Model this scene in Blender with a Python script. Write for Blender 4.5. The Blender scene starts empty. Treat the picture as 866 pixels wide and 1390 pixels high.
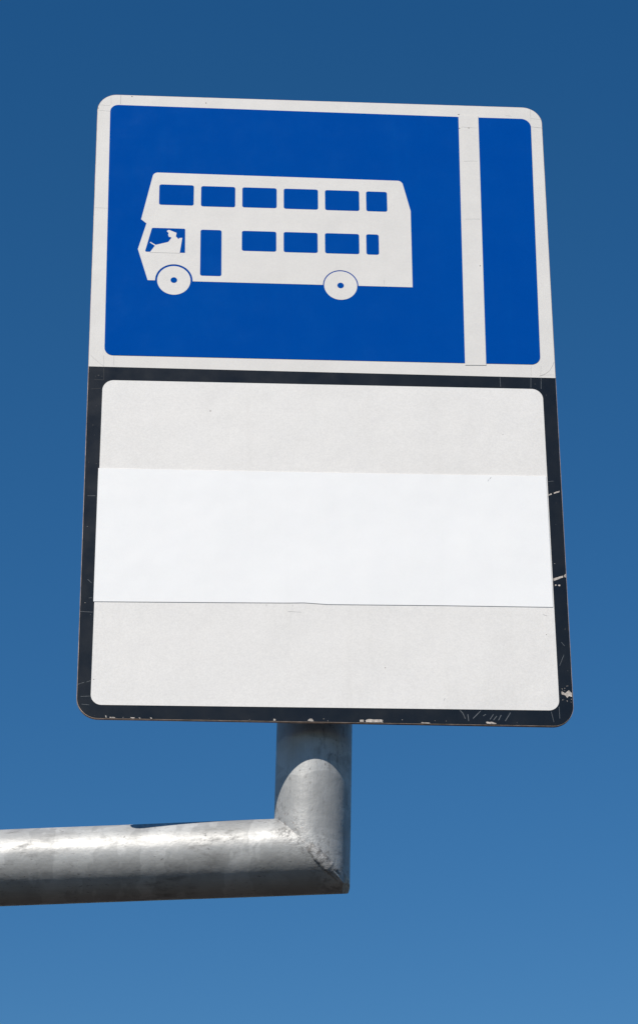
import bpy, bmesh, math, random
from mathutils import Vector, Matrix, noise as mnoise
random.seed(4)
S = bpy.context.scene
COL = S.collection
BASE = 2.6                      # height of the sign's bottom edge above the pavement (m)

# ------------------------------------------------------------------ node helpers
def new_mat(name):
    m = bpy.data.materials.new(name); m.use_nodes = True
    nt = m.node_tree
    return m, nt, nt.nodes['Principled BSDF']
def node(nt, kind, **kw):
    n = nt.nodes.new(kind)
    for k, v in kw.items():
        if k.startswith('i_'):
            n.inputs[k[2:].replace('_', ' ')].default_value = v
        else:
            setattr(n, k, v)
    return n
def noise_tex(nt, vec, scale, detail=3, rough=.55):
    n = node(nt, 'ShaderNodeTexNoise'); n.inputs['Scale'].default_value = scale
    n.inputs['Detail'].default_value = detail; n.inputs['Roughness'].default_value = rough
    nt.links.new(vec, n.inputs['Vector']); return n.outputs['Fac']
def remap(nt, val, a, b, c, d):
    n = node(nt, 'ShaderNodeMapRange')
    for i, x in enumerate((a, b, c, d)): n.inputs[i+1].default_value = x
    nt.links.new(val, n.inputs[0]); return n.outputs[0]
def math_n(nt, op, a, b):
    n = node(nt, 'ShaderNodeMath', operation=op)
    for i, x in enumerate((a, b)):
        if isinstance(x, (int, float)): n.inputs[i].default_value = x
        else: nt.links.new(x, n.inputs[i])
    return n.outputs[0]
def mixc(nt, fac, a, b, mode='MIX'):
    n = node(nt, 'ShaderNodeMix', data_type='RGBA', blend_type=mode)
    for i, x in ((0, fac), (6, a), (7, b)):
        if isinstance(x, (int, float)): n.inputs[i].default_value = x
        elif isinstance(x, tuple): n.inputs[i].default_value = (*x, 1)
        else: nt.links.new(x, n.inputs[i])
    return n.outputs[2]
def coords(nt): return node(nt, 'ShaderNodeTexCoord').outputs['Object']
def mapping(nt, vec, sc):
    n = node(nt, 'ShaderNodeMapping'); n.inputs['Scale'].default_value = sc
    nt.links.new(vec, n.inputs['Vector']); return n.outputs[0]
def bump(nt, b, h, strength, dist):
    n = node(nt, 'ShaderNodeBump'); n.inputs['Strength'].default_value = strength
    n.inputs['Distance'].default_value = dist
    nt.links.new(h, n.inputs['Height']); nt.links.new(n.outputs[0], b.inputs['Normal'])

def sheeting(name, col, grain, dirt, rough, grime=(.45, .43, .38), spec=.5, tint=(1, 1, 1), wavy=.25):
    """plastic-faced reflective sheeting: bead grain, cloudy weathering, faint rain streaks"""
    m, nt, b = new_mat(name)
    o = coords(nt)
    g = remap(nt, noise_tex(nt, o, 620, 2, .7), .3, .7, 1-grain, 1+grain)
    g2 = remap(nt, noise_tex(nt, o, 190, 3, .6), .3, .7, 1-grain*.3, 1+grain*.3)
    c = mixc(nt, 1.0, col, g, 'MULTIPLY'); c = mixc(nt, 1.0, c, g2, 'MULTIPLY')
    cloud = remap(nt, noise_tex(nt, o, 9, 5, .6), .45, .75, 0, dirt)
    streak = remap(nt, noise_tex(nt, mapping(nt, o, (70, 70, 5)), 1, 4, .6), .55, .8, 0, dirt*.8)
    c = mixc(nt, math_n(nt, 'ADD', cloud, streak), c, tuple(x*y for x, y in zip(col, grime)))
    nt.links.new(c, b.inputs['Base Color'])
    b.inputs['Specular IOR Level'].default_value = spec; b.inputs['Specular Tint'].default_value = (*tint, 1)
    nt.links.new(remap(nt, noise_tex(nt, o, 30, 4, .6), .3, .7, rough-.05, rough+.08), b.inputs['Roughness'])
    bump(nt, b, noise_tex(nt, o, 14, 2, .5), wavy, .004)
    return m

def plain(name, col, rough=.6, metallic=0., var=.2, scale=120):
    m, nt, b = new_mat(name)
    o = coords(nt)
    g = remap(nt, noise_tex(nt, o, scale, 4, .65), .3, .7, 1-var, 1+var)
    nt.links.new(mixc(nt, 1.0, col, g, 'MULTIPLY'), b.inputs['Base Color'])
    b.inputs['Roughness'].default_value = rough; b.inputs['Metallic'].default_value = metallic
    return m

M = {}
M['white'] = sheeting('white_reflective', (.71, .68, .637), .03, .06, .42)
M['panel'] = sheeting('white_panel', (.765, .738, .70), .055, .07, .45)
M['strip'] = sheeting('white_vinyl', (.865, .855, .835), .010, .03, .40)
M['blue'] = sheeting('blue_reflective', (.0001, .060, .315), .02, .22, .20, grime=(1, 1.35, 1.16), spec=.5, tint=(.05, .5, 1), wavy=.03)
M['black'] = sheeting('black_vinyl', (.006, .008, .011), .10, .30, .32, grime=(2.2, 2.0, 1.8), spec=.36)
M['seam'] = plain('seam_dirt', (.42, .41, .40), .7)
M['seamdark'] = plain('seam_dark', (.004, .005, .007), .5)
M['scratch'] = plain('scratch', (.10, .11, .12), .6, var=.5, scale=400)
M['chip'] = plain('bare_chip', (.46, .41, .36), .75, var=.5, scale=300)
M['dirt'] = plain('dirt_spot', (.20, .18, .16), .8)
M['edge'] = plain('raw_plate_edge', (.42, .31, .24), .75, var=.55, scale=90)
M['back'] = plain('plate_back', (.42, .43, .44), .5, .6)

def galvanised(name, arm=False):
    m, nt, b = new_mat(name)
    uvn = node(nt, 'ShaderNodeUVMap').outputs[0]        # metres along and around the tube
    o = coords(nt)                                       # origin at the welded corner
    spang = node(nt, 'ShaderNodeTexVoronoi', feature='F1'); spang.inputs['Scale'].default_value = 55
    nt.links.new(uvn, spang.inputs['Vector'])
    sp = node(nt, 'ShaderNodeSeparateColor'); nt.links.new(spang.outputs['Color'], sp.inputs[0])
    base = remap(nt, noise_tex(nt, uvn, 16, 5, .6), .3, .72, .27, .38)
    base = math_n(nt, 'MULTIPLY', base, remap(nt, sp.outputs[0], 0, 1, .95, 1.05))
    run = noise_tex(nt, mapping(nt, uvn, (22, 9, 1)), 1, 4, .55)          # zinc runs
    base = math_n(nt, 'MULTIPLY', base, remap(nt, run, .505, .525, 1.0, 1.21))
    grind = noise_tex(nt, mapping(nt, uvn, (14, 700, 1)), 1, 3, .6)
    base = math_n(nt, 'MULTIPLY', base, remap(nt, grind, .3, .7, .94, 1.06))
    smear = noise_tex(nt, mapping(nt, uvn, (36, 90, 1)), 1, 6, .7)
    area = remap(nt, noise_tex(nt, uvn, 11, 2, .5), .42, .58, 0, 1)
    sm = math_n(nt, 'MULTIPLY', remap(nt, smear, .51, .64, 0, .6), area)
    fl = math_n(nt, 'MULTIPLY', remap(nt, noise_tex(nt, mapping(nt, uvn, (150, 330, 1)), 1, 2, .6), .61, .69, 0, .65), remap(nt, noise_tex(nt, uvn, 23, 2, .5), .42, .6, 0, 1))
    # burn marks and pits beside the weld: distance from the mitre plane
    v = node(nt, 'ShaderNodeVectorMath', operation='DOT_PRODUCT'); nt.links.new(o, v.inputs[0])
    v.inputs[1].default_value = MITRE_N
    d = node(nt, 'ShaderNodeMath', operation='ABSOLUTE'); nt.links.new(v.outputs['Value'], d.inputs[0])
    near = remap(nt, d.outputs[0], .005, .026, 1, 0)
    pit = math_n(nt, 'MULTIPLY', remap(nt, noise_tex(nt, o, 150, 5, .7), .51, .62, 0, .65), near)
    dark = math_n(nt, 'MAXIMUM', math_n(nt, 'MAXIMUM', sm, fl), pit)
    c = mixc(nt, 1.0, (.985, .985, .955), base, 'MULTIPLY')
    c = mixc(nt, dark, c, (.10, .095, .09))
    rust = math_n(nt, 'MULTIPLY', remap(nt, noise_tex(nt, o, 260, 3, .6), .68, .74, 0, .7), near)
    c = mixc(nt, rust, c, (.20, .09, .04))
    nt.links.new(c, b.inputs['Base Color'])
    b.inputs['Metallic'].default_value = .16; b.inputs['Specular IOR Level'].default_value = .5
    r = remap(nt, noise_tex(nt, mapping(nt, uvn, (45, 140, 1)), 1, 5, .65), .3, .7, .40, .56)
    r = math_n(nt, 'ADD', r, math_n(nt, 'MULTIPLY', dark, .2))
    nt.links.new(r, b.inputs['Roughness'])
    h = math_n(nt, 'ADD', noise_tex(nt, uvn, 90, 3, .6), math_n(nt, 'MULTIPLY', noise_tex(nt, o, 420, 3, .7), near))
    bump(nt, b, h, .35, .0012)
    return m

# ------------------------------------------------------------------ mesh helpers
def link(name, bm, mats, parent=None, loc=None, smooth=False):
    me = bpy.data.meshes.new(name); bm.to_mesh(me); bm.free()
    for m in mats: me.materials.append(m)
    if smooth:
        for p in me.polygons: p.use_smooth = True
    o = bpy.data.objects.new(name, me); COL.objects.link(o)
    if loc is not None: o.location = loc
    if parent: o.parent = parent
    return o
def rounded(pts, rad):
    """polygon (mm) with rounded corners; rad = one radius or one per corner"""
    n = len(pts); out = []
    if isinstance(rad, (int, float)): rad = [rad]*n
    for i in range(n):
        p = Vector(pts[i]); a = Vector(pts[i-1]) - p; b = Vector(pts[(i+1) % n]) - p; r = rad[i]
        if r <= 0: out.append(tuple(p)); continue
        half = a.angle(b)/2; t = r/math.tan(half); a.normalize(); b.normalize()
        c = p + (a+b).normalized()*(r/math.sin(half)); p0 = p+a*t - c; p1 = p+b*t - c
        ang = math.atan2(p0.x*p1.y-p0.y*p1.x, p0.dot(p1)); k = max(3, int(r*1.2)+3)
        for j in range(k+1):
            th = ang*j/k; co, si = math.cos(th), math.sin(th)
            out.append((c.x+p0.x*co-p0.y*si, c.y+p0.x*si+p0.y*co))
    return out
def ccw(p):
    s = sum(p[i-1][0]*p[i][1]-p[i][0]*p[i-1][1] for i in range(len(p)))
    return p if s > 0 else p[::-1]
def prism(bm, poly, front, back, mat=0, closed=False):
    """polygon in sign millimetres, from depth `front` to `back` (mm, towards the viewer is negative)"""
    poly = ccw(poly)
    f = [bm.verts.new((x/1000, front/1000, z/1000)) for x, z in poly]
    k = [bm.verts.new((x/1000, back/1000, z/1000)) for x, z in poly]
    faces = [bm.faces.new(f)]
    n = len(poly)
    for i in range(n):
        j = (i+1) % n; faces.append(bm.faces.new((f[i], k[i], k[j], f[j])))
    if closed: faces.append(bm.faces.new(k[::-1]))
    for q in faces: q.material_index = mat
    return faces
def stroke(bm, pts, w, front, back, mat):
    """a thin line of width w (mm) along pts"""
    for a, b in zip(pts, pts[1:]):
        d = Vector(b)-Vector(a); n = Vector((-d.y, d.x)).normalized()*w/2; a, b = Vector(a), Vector(b)
        prism(bm, [tuple(a-n), tuple(b-n), tuple(b+n), tuple(a+n)], front, back, mat)
def circle(c, r, n=64, a0=0, a1=2*math.pi, closed=True):
    return [(c[0]+r*math.cos(a0+(a1-a0)*i/n), c[1]+r*math.sin(a0+(a1-a0)*i/n)) for i in range(n if closed else n+1)]

# ------------------------------------------------------------------ pole geometry (sign space, metres)
TUBE_R = .03855
CORNER = Vector((-.0119, .0610, -.1196))                # where pole axis and arm axis meet
POLE_D = Vector((.0275, 0, .9996)).normalized()
ARM_D = Vector((-.9798, .1993, .0134)).normalized()
MITRE_N = tuple((POLE_D-ARM_D).normalized())

root = bpy.data.objects.new('bus_stop_sign', None); COL.objects.link(root)
root.location = (0, 0, BASE); root.empty_display_size = .1
root['label'] = 'blue and white bus stop sign with blank white panel on a bent galvanised steel pole'
root['category'] = 'bus stop sign'

# ---- plate
PL = rounded([(-250, 0), (250, 0), (250, 749.5), (-250, 749.5)], 22)
bm = bmesh.new(); fs = prism(bm, PL, 0, 4, 0, closed=True)
fs[-1].material_index = 1
bmesh.ops.bevel(bm, geom=[e for e in fs[0].edges]+[e for e in fs[-1].edges], offset=.0004, segments=2, affect='EDGES')
link('backing_plate', bm, [M['edge'], M['back']], root)

# ---- upper facing (white) with its seams
SEP = 400.4
up = rounded([(-249.6, SEP), (249.6, SEP), (249.6, 749.1), (-249.6, 749.1)], [0, 0, 21.7, 21.7])
bm = bmesh.new(); prism(bm, up, -.3, .1)
SEAM_W = [[(-249, 727.8), (-236, 726.9)], [(-249.3, 735.1), (-235.3, 734.5)], [(-235.3, 748.8), (-234.9, 735.7)], [(-224.3, 748.8), (-224.5, 736.5)],
 [(-248.9, 599.3), (-235.3, 599.1)], [(237.2, 747), (237.1, 731.4)], [(237.6, 734.9), (249.3, 733.6)], [(237.1, 723.4), (249.4, 722.3)], [(208.7, 737.8), (215.4, 736.9)],
 [(-247.7, 414.3), (-244.9, 410.7), (-241.1, 407.2), (-237.4, 404), (-233.7, 401.2)], [(-234, 414), (-233.5, 400.8)], [(-223.3, 413.4), (-222.9, 402.6)],
 [(248.9, 420.1), (247.4, 415.8), (243.8, 409.4), (238.9, 405.1), (232.4, 402.2)], [(234.7, 415), (233.7, 402.5)], [(223.8, 415), (223.2, 402.2)], [(235.2, 403.3), (248.1, 404.3)]]
STRONG = (3, 7, 12)
for i, s in enumerate(SEAM_W): stroke(bm, s, .55 if i in STRONG else .28, -.34, -.2, 1)
for (x, z) in [(-249, 730.6), (155.8, 736.9), (-211.9, 747.6), (-128.8, 742)]:
    prism(bm, [(x+random.uniform(.4, 1.1)*math.cos(a), z+random.uniform(.4, 1.1)*math.sin(a)) for a in [k*math.pi/4 for k in range(8)]], -.34, -.2, 2)
link('white_facing', bm, [M['white'], M['seam'], M['dirt']], root)

# ---- blue fields
bm = bmesh.new()
prism(bm, rounded([(-235.7, 735.6), (166, 733.6), (166, 415.9), (-233.4, 414.6)], [9, 0, 0, 9]), -.6, -.3)
link('blue_field', bm, [M['blue']], root)
bm = bmesh.new()
prism(bm, rounded([(166.2, 733.6), (237.1, 733.7), (234.0, 416.4), (166.2, 415.9)], [0, 11, 10, 0]), -.6, -.3)
link('blue_field', bm, [M['blue']], root)
bm = bmesh.new()
prism(bm, [(155.3, 735.9), (177.8, 735.6), (175.3, 413.9), (152.5, 413.4)], -.72, -.3)
for s in ([(159.2, 674.2), (175.5, 675)], [(158.7, 598), (174.8, 598.6)], [(157.4, 720), (176.3, 719.3)]): stroke(bm, s, .3, -.76, -.7, 1)
for (x, z) in [(155.9, 718.1), (166.5, 718.9), (173.1, 538.3)]: prism(bm, circle((x, z), .7, 8), -.76, -.7, 2)
link('divider_stripe', bm, [M['white'], M['seam'], M['dirt']], root)

# ---- bus symbol
W1, W2 = (-161.1, 509.2), (19.8, 508.4)
def arch(c, r, z):
    a = math.asin((z-c[1])/r)
    return circle(c, r, 28, math.pi-a, a, closed=False)
ZB = 508.6
A1, A2 = arch(W1, 20.3, ZB), arch(W2, 19.3, ZB)
outline = [(-185.6, 647.2), (-198.1, 585.8), (-192.2, 580.7), (-200.8, 547.6), (-189.4, ZB)] + A1 + A2 + [(98.2, ZB), (98.3, 606.4), (89.3, 645.6)]
body = rounded(outline, [6]+[0]*(len(outline)-2)+[6])
bm = bmesh.new(); prism(bm, body, -.72, -.55)
stroke(bm, [(67.3, 516.8), (67.4, 511)], .3, -.76, -.7, 1)
bus = link('bus_symbol', bm, [M['white'], M['seam']], root)
def sub(name, poly, f=-.80, b=-.7, mat='blue'):
    bm = bmesh.new(); prism(bm, poly, f, b); return link(name, bm, [M[mat]], bus)
for x0, x1, z0, z1 in [(-179, -141, 605.3, 631.7), (-133, -95.4, 604.7, 631.1), (-87.6, -49.7, 605, 631), (-41.9, -4.1, 604.7, 630.9), (3.7, 41.5, 604.5, 630.6), (49.2, 72.4, 604.6, 630.4),
                       (-87.8, -50.2, 549, 574.6), (-42.1, -4.9, 548.8, 574.6), (3.2, 40.7, 548.8, 574.6), (48.5, 62.3, 548.7, 574.7)]:
    sub('window', rounded([(x0, z0), (x1, z0), (x1, z1), (x0, z1)], 2.3))
sub('door', rounded([(-132.9, 516), (-109.8, 516), (-110, 574.6), (-133, 574.6)], 2.3))
sub('windscreen', rounded([(-193.1, 544.5), (-149.6, 544.3), (-149.8, 575.2), (-186, 575.2)], [1.2, .3, 1.4, 1.6]))
DRV = [(-187.8, 543.7), (-182.4, 552.3), (-188.0, 556.2), (-187.5, 557.2), (-181.5, 553.4), (-167.9, 557.6), (-164.5, 563.1), (-165.7, 564.0), (-167.2, 563.9), (-168.3, 566.5), (-167.8, 569.1),
       (-169.8, 571.2), (-168.9, 572.5), (-167.4, 573.0), (-159.1, 569.5), (-159.8, 565.0), (-156.8, 561.4), (-156.1, 563.0), (-152.8, 563.3), (-155.3, 543.7)]
sub('driver_silhouette', DRV, -.87, -.70, 'white')
for c, h in ((W1, (-161.1, 509.5)), (W2, (19.7, 508.4))):
    bm = bmesh.new(); prism(bm, circle(c, 18, 96), -.72, -.55); prism(bm, circle(h, 3.55, 40), -.80, -.7, 1)
    link('wheel', bm, [M['white'], M['blue']], bus)

# ---- lower half: black border, white panel, blank strip
lo = rounded([(-249.5, .6), (249.5, .6), (249.5, SEP), (-249.5, SEP)], [21.6, 21.6, 0, 0])
bm = bmesh.new(); prism(bm, lo, -.3, .1)
LIGHT = [[(189.6, 399.5), (189.9, 387.9)], [(234.1, 399.9), (233.5, 386.6)], [(223.1, 399.9), (222.5, 388)], [(134.7, 15.2), (137.3, 12.2), (139.6, 6.5)], [(142.3, 11.1), (143, 3.8)], [(147.4, 6.6), (155.4, 15)],
 [(157.8, 9.6), (160.5, 11.4)], [(164.6, 6), (168.2, 11.6)], [(168, 5.2), (171.6, 9.8)], [(173.2, 5.3), (176, 10.8)], [(180, 4.5), (185.6, 13.7)], [(227.1, 15.4), (229.2, 4.4)], [(235.2, 21.1), (235.4, 8.2)],
 [(-249, 36.2), (-243, 38.4)], [(-240.5, 38.8), (-236, 40.6)], [(-245.9, 23.1), (-236.6, 23.7)], [(-244.8, 14.9), (-237.2, 14.2)], [(-249.3, 115.9), (-236.8, 115.3)], [(236, 275.5), (241.6, 276.3)],
 [(-246, 247), (-238, 247.2)], [(-243, 152), (-239, 148)], [(-241, 131), (-238, 131.4)], [(238, 66), (243, 78)], [(241, 92), (244, 88)]]
for i, s in enumerate(LIGHT): stroke(bm, s, .75 if 3 <= i <= 10 else .4, -.34, -.2, 1)
for s in [[(-233.5, 399.2), (-233, 384.5)], [(-243.2, 384.6), (-233.5, 384.4)], [(-246.4, 373.1), (-236, 374.2)]]: stroke(bm, s, .5, -.34, -.2, 3)
for (x, z) in [(-238.8, 389.7), (-235.2, 388.8), (-241.8, 388.6), (243.2, 250.8), (227.3, 392.3), (238.7, 379.1), (-240, 353), (-243, 330), (-246, 286)]:
    prism(bm, circle((x, z), random.uniform(.5, .95), 9), -.34, -.2, 3)
def ragged(poly, j=.35):
    out = []
    for i in range(len(poly)):
        a, b = Vector(poly[i]), Vector(poly[(i+1) % len(poly)]); n = max(1, int((b-a).length/1.6))
        for k in range(n):
            p = a.lerp(b, k/n); out.append((p.x+random.uniform(-j, j), p.y+random.uniform(-j, j)))
    return out
CHIPS = [[(235.4, 260.2), (235.5, 258.9), (238.8, 260.5), (238.8, 261.9)], [(241, 262.8), (241.2, 261.2), (247.6, 263.6), (247.7, 265)], [(236.2, 163.6), (236.3, 160.7), (246.3, 164.8), (246.4, 167)],
 [(247, 167.1), (248.1, 165), (249.4, 164.6), (249.3, 169)], [(237.4, 156.7), (237.6, 155.2), (239, 155.2), (238.9, 156.7)], [(240.9, 156.4), (240.9, 154.9), (242.8, 154.8), (242.9, 156.6)],
 [(238.6, 37.8), (238.4, 34.5), (242.2, 33.4), (244.3, 30.5), (245.7, 32.8), (248.8, 32.1), (249.3, 35.8), (246, 39.1), (242.3, 35.7)], [(160.2, 3.4), (161.3, 1.4), (171.3, 1.2), (167.9, 3.2)],
 [(-18.8, 2), (-19, .8), (-13.1, .8), (-14.6, 3.6), (-16.8, 3.7)], [(33.6, 3.2), (33.5, .9), (37.4, .9), (37.1, 3.4)], [(39, 2.6), (39.5, .8), (56.8, .8), (55.6, 3.7), (46.7, 3.9), (42.8, 4.4)],
 [(-221.1, 3.1), (-220.5, .8), (-219.3, .8), (-219.9, 3.1)], [(-216.8, 1.7), (-216.4, .7), (-211.1, .7), (-211.4, 1.5)], [(-195.8, 1.9), (-195.7, .7), (-191.7, .7), (-191.6, 1.6)], [(-187.7, 1.6), (-186.8, .7), (-185.6, .7), (-186.3, 1.6)],
 [(-176.5, 1.8), (-175.8, .7), (-174.1, .7), (-174.8, 1.8)], [(-53.3, 2.6), (-53.3, .7), (-50.9, .7), (-51.3, 2.5)], [(95, 1.5), (95, .7), (104, .7), (103, 1.3)], [(238, 156.4), (238.2, 170), (238.7, 170), (238.5, 169)]][:-1]
for c in CHIPS: prism(bm, ragged(ccw(c), .22), -.35, -.2, 2)
for _ in range(45):                                       # pepper of tiny nicks towards the worn lower right corner
    t = random.random()
    if t < .45: x, z = random.gauss(244, 4), random.gauss(34, 7)
    elif t < .8: x, z = random.uniform(-235, 235), random.uniform(1, 4)
    else: x, z = random.choice((-1, 1))*random.uniform(238, 248), random.uniform(30, 395)
    if abs(x) > 248.6 or z < .9 or (abs(x) > 235 and z < 18): continue
    prism(bm, circle((x, z), random.uniform(.12, .38), 6), -.345, -.2, 2)
link('black_border', bm, [M['black'], M['scratch'], M['chip'], M['seamdark']], root)

bm = bmesh.new()
prism(bm, rounded([(-236, 14.3), (235.6, 16.8), (235.0, 386.2), (-234.2, 384.1)], [11, 11, 12, 12]), -.6, -.3)
for s in [[(-60.5, 127.9), (-60.5, 125.4)], [(-33.9, 127.7), (-33.3, 126)], [(-38.6, 120.2), (-24.8, 119.6)], [(118.3, 25.4), (119.8, 28.2)], [(223.3, 122.2), (227.7, 121)]]: stroke(bm, s, .45, -.64, -.5, 1)
for (x, z) in [(-233.4, 41.7), (-222, 178), (60, 60), (-120, 350), (190, 330), (226, 100)]: prism(bm, circle((x, z), random.uniform(.4, .9), 9), -.64, -.5, 2)
panel = link('white_panel', bm, [M['panel'], M['seam'], M['dirt']], root)
bm = bmesh.new()
prism(bm, [(-236.4, 127.0), (-106.9, 128.7), (-40, 129.7), (-22, 130.3), (-8, 129.5), (2.4, 128.9), (119.9, 130.2), (234.2, 130.8), (234.2, 194), (233.9, 281.5), (124.2, 280.5), (-108.2, 279.1), (-235.8, 279.1)], -1.05, -.55)
stroke(bm, [(172, 273.9), (173.4, 276.6)], .4, -1.09, -1.0, 1); stroke(bm, [(174, 276.9), (175.7, 278.7)], .6, -1.09, -1.0, 1)
link('cover_strip', bm, [M['strip'], M['seam']], root)

# ------------------------------------------------------------------ tubes
MT = galvanised('galvanised_steel')
def tube(name, direction, length, e1, other, mat, parent, seg=96, rings=60, end_cap=True):
    """tube from the mitred corner out along `direction`; UV = metres along / around"""
    e1 = (e1-direction*e1.dot(direction)).normalized(); e2 = direction.cross(e1).normalized()
    bm = bmesh.new(); uvl = bm.loops.layers.uv.new('UVMap'); grid = []
    for j in range(rings+1):
        row = []
        for i in range(seg):
            th = 2*math.pi*i/seg; r = e1*math.cos(th)+e2*math.sin(th)
            s0 = r.dot(other)*TUBE_R/(1-POLE_D.dot(ARM_D)); s = s0+(length-s0)*j/rings
            p = r*TUBE_R
            w = 1+.004*mnoise.noise(Vector((s*9, math.cos(th)*1.2, math.sin(th)*1.2)))   # slightly uneven zinc
            row.append((bm.verts.new(p*w+direction*s), s, th))
        grid.append(row)
    for j in range(rings):
        for i in range(seg):
            k = (i+1) % seg
            q = (grid[j][i], grid[j][k], grid[j+1][k], grid[j+1][i])
            f = bm.faces.new([v[0] for v in q]); f.smooth = True
            for lp, v, th in zip(f.loops, q, (i, i+1, i+1, i)): lp[uvl].uv = (v[1], 2*math.pi*th/seg*TUBE_R)
    k = (-ARM_D-POLE_D).normalized()                     # the outer corner is ground off a little
    res = bmesh.ops.bisect_plane(bm, geom=bm.verts[:]+bm.edges[:]+bm.faces[:], plane_co=k*(TUBE_R*math.sqrt(2)-.0052), plane_no=k, clear_outer=True)
    cut = sorted([v for v in res['geom_cut'] if isinstance(v, bmesh.types.BMVert)], key=lambda v: v.co.dot(e2))
    if len(cut) > 2: bm.faces.new(cut)
    if end_cap: bm.faces.new([v[0] for v in grid[-1]])
    bmesh.ops.recalc_face_normals(bm, faces=bm.faces[:])
    return link(name, bm, [mat], parent, loc=CORNER)
pole = tube('pole', POLE_D, .84, -ARM_D, ARM_D, MT, root)
ARM_L = .86
arm = tube('arm', ARM_D, ARM_L, -POLE_D, POLE_D, MT, root)

# weld bead along the mitre: lumpy, half ground away
bm = bmesh.new(); N = 220; K = 10; rows = []
e1 = (POLE_D*ARM_D.dot(POLE_D)-ARM_D).normalized(); e2 = POLE_D.cross(e1).normalized(); mn = Vector(MITRE_N)
for i in range(N):
    th = 2*math.pi*i/N; r = e1*math.cos(th)+e2*math.sin(th)
    p = (r+POLE_D*(r.dot(ARM_D)/(1-POLE_D.dot(ARM_D))))*TUBE_R
    out = (p-mn*p.dot(mn)).normalized(); row = []
    wob = mnoise.noise(Vector((th*9, 3, 0)))*.001
    fade = min(1, max(0, abs(math.sin(th/2))-.12)*3); rad = .0036*(.25+.75*fade)*(1+.14*mnoise.noise(Vector((th*22, 0, 5))))
    for k in range(K):
        a = 2*math.pi*k/K
        q = p-out*(.0040-.0021*fade)+(out*math.cos(a)*.58+mn*math.sin(a)*1.7)*rad+mn*wob
        q += out*.0004*mnoise.noise(q*420)
        row.append(bm.verts.new(q))
    rows.append(row)
for i in range(N):
    if abs(math.sin(math.pi*(i+.5)/N)) < .16: continue      # ground flush at the outer corner
    for k in range(K):
        f = bm.faces.new((rows[i][k], rows[(i+1) % N][k], rows[(i+1) % N][(k+1) % K], rows[i][(k+1) % K])); f.smooth = True
bmesh.ops.recalc_face_normals(bm, faces=bm.faces[:])
m, nt, b = new_mat('weld_metal')
o = coords(nt); t = noise_tex(nt, o, 170, 6, .7)
c = mixc(nt, remap(nt, t, .45, .65, 0, 1), (.36, .355, .345), (.17, .16, .15))
nt.links.new(c, b.inputs['Base Color']); b.inputs['Metallic'].default_value = .3; b.inputs['Roughness'].default_value = .55
bump(nt, b, noise_tex(nt, o, 350, 4, .7), .6, .0015)
link('weld_bead', bm, [m], root, loc=CORNER)

# ---- fixings behind the plate
M['rail'] = plain('rail_aluminium', (.55, .56, .57), .4, .9, .1)
for z in (150, 600):
    bm = bmesh.new()
    prism(bm, rounded([(-215, z-15), (215, z-15), (215, z+15), (-215, z+15)], 2), 4.3, 14, closed=True)
    prism(bm, [(-215, z-6), (215, z-6), (215, z+6), (-215, z+6)], 14.3, 20, closed=True)
    link('mounting_rail', bm, [M['rail']], root)
    bm = bmesh.new(); cx = CORNER + POLE_D*((z/1000-CORNER.z)/POLE_D.z); prof = []
    for i in range(49):
        a = math.radians(-128+256*i/48)
        for rr in (TUBE_R+.0004, TUBE_R+.0034):
            for dz in (-.012, .012):
                prof.append(bm.verts.new((cx.x+rr*math.sin(a), cx.y+rr*math.cos(a), z/1000+dz)))
    for i in range(48):
        q = prof[i*4:i*4+8]
        for a_, b_ in ((0, 1), (1, 3), (3, 2), (2, 0)): bm.faces.new((q[a_], q[b_], q[b_+4], q[a_+4]))
    for q in (prof[:4], prof[-4:]): bm.faces.new((q[0], q[1], q[3], q[2]))
    bmesh.ops.recalc_face_normals(bm, faces=bm.faces[:])
    link('pipe_clamp', bm, [M['rail']], root)

# ---- the upright that carries the arm, out of frame to the left, and the pavement
bm = bmesh.new(); uvl = bm.loops.layers.uv.new('UVMap')
pc = CORNER + ARM_D*ARM_L; R2 = .05; top = .12
ring = [[bm.verts.new((R2*math.cos(2*math.pi*i/48), R2*math.sin(2*math.pi*i/48), h)) for i in range(48)] for h in (-BASE-pc.z, -1, -.3, top-.02, top)]
for a_, b_ in zip(ring, ring[1:]):
    for i in range(48): bm.faces.new((a_[i], a_[(i+1) % 48], b_[(i+1) % 48], b_[i])).smooth = True
bm.faces.new(ring[-1])
bmesh.ops.recalc_face_normals(bm, faces=bm.faces[:])
for f in bm.faces:
    for lp in f.loops: lp[uvl].uv = (lp.vert.co.z, math.atan2(lp.vert.co.y, lp.vert.co.x)*R2)
link('post', bm, [MT], root, loc=pc)

bm = bmesh.new(); bmesh.ops.create_grid(bm, x_segments=1, y_segments=1, size=1500)
m, nt, b = new_mat('pavement')
o = coords(nt); t = noise_tex(nt, o, 40, 6, .6)
nt.links.new(mixc(nt, t, (.020, .016, .014), (.036, .029, .025)), b.inputs['Base Color']); b.inputs['Roughness'].default_value = .9
g = link('ground', bm, [m]); g['kind'] = 'structure'

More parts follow.
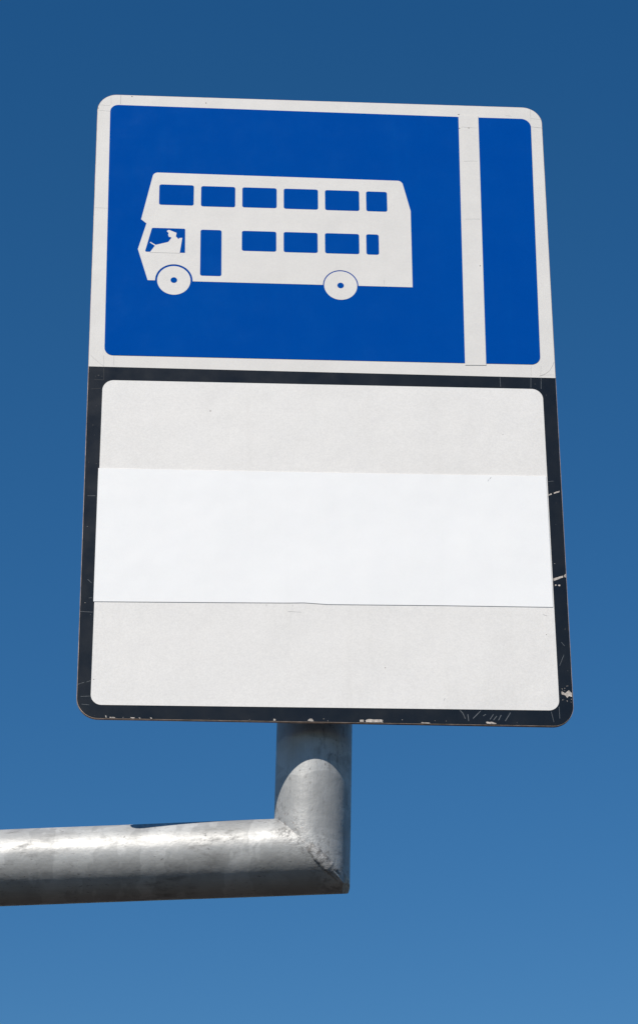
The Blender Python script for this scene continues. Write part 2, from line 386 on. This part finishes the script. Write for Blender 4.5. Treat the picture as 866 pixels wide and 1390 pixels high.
# ------------------------------------------------------------------ camera
YAW, PITCH, ROLL, F_PX = .06934088, .46549484, -.00852632, 3634.22
cy, sy, cp, sp = math.cos(YAW), math.sin(YAW), math.cos(PITCH), math.sin(PITCH)
Fv = Vector((sy*cp, cy*cp, sp)); Rv = Vector((cy, -sy, 0)); Uv = Rv.cross(Fv)
c, s = math.cos(ROLL), math.sin(ROLL)
R_, U_ = Rv*c+Uv*s, Uv*c-Rv*s
cam = bpy.data.cameras.new('camera'); co = bpy.data.objects.new('camera', cam); COL.objects.link(co)
mw = Matrix((R_, U_, -Fv)).transposed().to_4x4(); mw.translation = Vector((-.17919, -2.49991, -.98593+BASE))
co.matrix_world = mw
cam.sensor_fit = 'VERTICAL'; cam.sensor_height = 36; cam.sensor_width = 24; cam.lens = F_PX/1390*36
cam.shift_y = -45/1390; cam.clip_start = .05; cam.clip_end = 5000
S.camera = co

# ------------------------------------------------------------------ daylight
AZ, EL = math.radians(37), math.atan(1.366*math.cos(math.radians(37)))     # sun in front of the sign, to the left
sd = Vector((-math.sin(AZ)*math.cos(EL), -math.cos(AZ)*math.cos(EL), math.sin(EL)))
sun = bpy.data.lights.new('sun', 'SUN'); so = bpy.data.objects.new('sun', sun); COL.objects.link(so)
sun.energy = 5.0; sun.angle = math.radians(.53); sun.color = (1, .945, .87)
so.rotation_euler = sd.to_track_quat('Z', 'Y').to_euler(); so.location = sd*20
w = bpy.data.worlds.new('World'); S.world = w; w.use_nodes = True
nt = w.node_tree; bg = nt.nodes['Background']
sky = nt.nodes.new('ShaderNodeTexSky'); sky.sky_type = 'NISHITA'; sky.sun_disc = False
sky.sun_elevation = EL; sky.sun_rotation = math.pi+AZ
sky.altitude = 0; sky.air_density = 1.15; sky.dust_density = 0; sky.ozone_density = 5.5
hs = nt.nodes.new('ShaderNodeHueSaturation'); hs.inputs['Saturation'].default_value = 1.28      # the deep polarised blue of the day
nt.links.new(sky.outputs[0], hs.inputs['Color']); nt.links.new(hs.outputs[0], bg.inputs['Color']); bg.inputs['Strength'].default_value = .076
S.view_settings.view_transform = 'Standard'; S.view_settings.look = 'None'
S.view_settings.exposure = .12; S.view_settings.gamma = 1
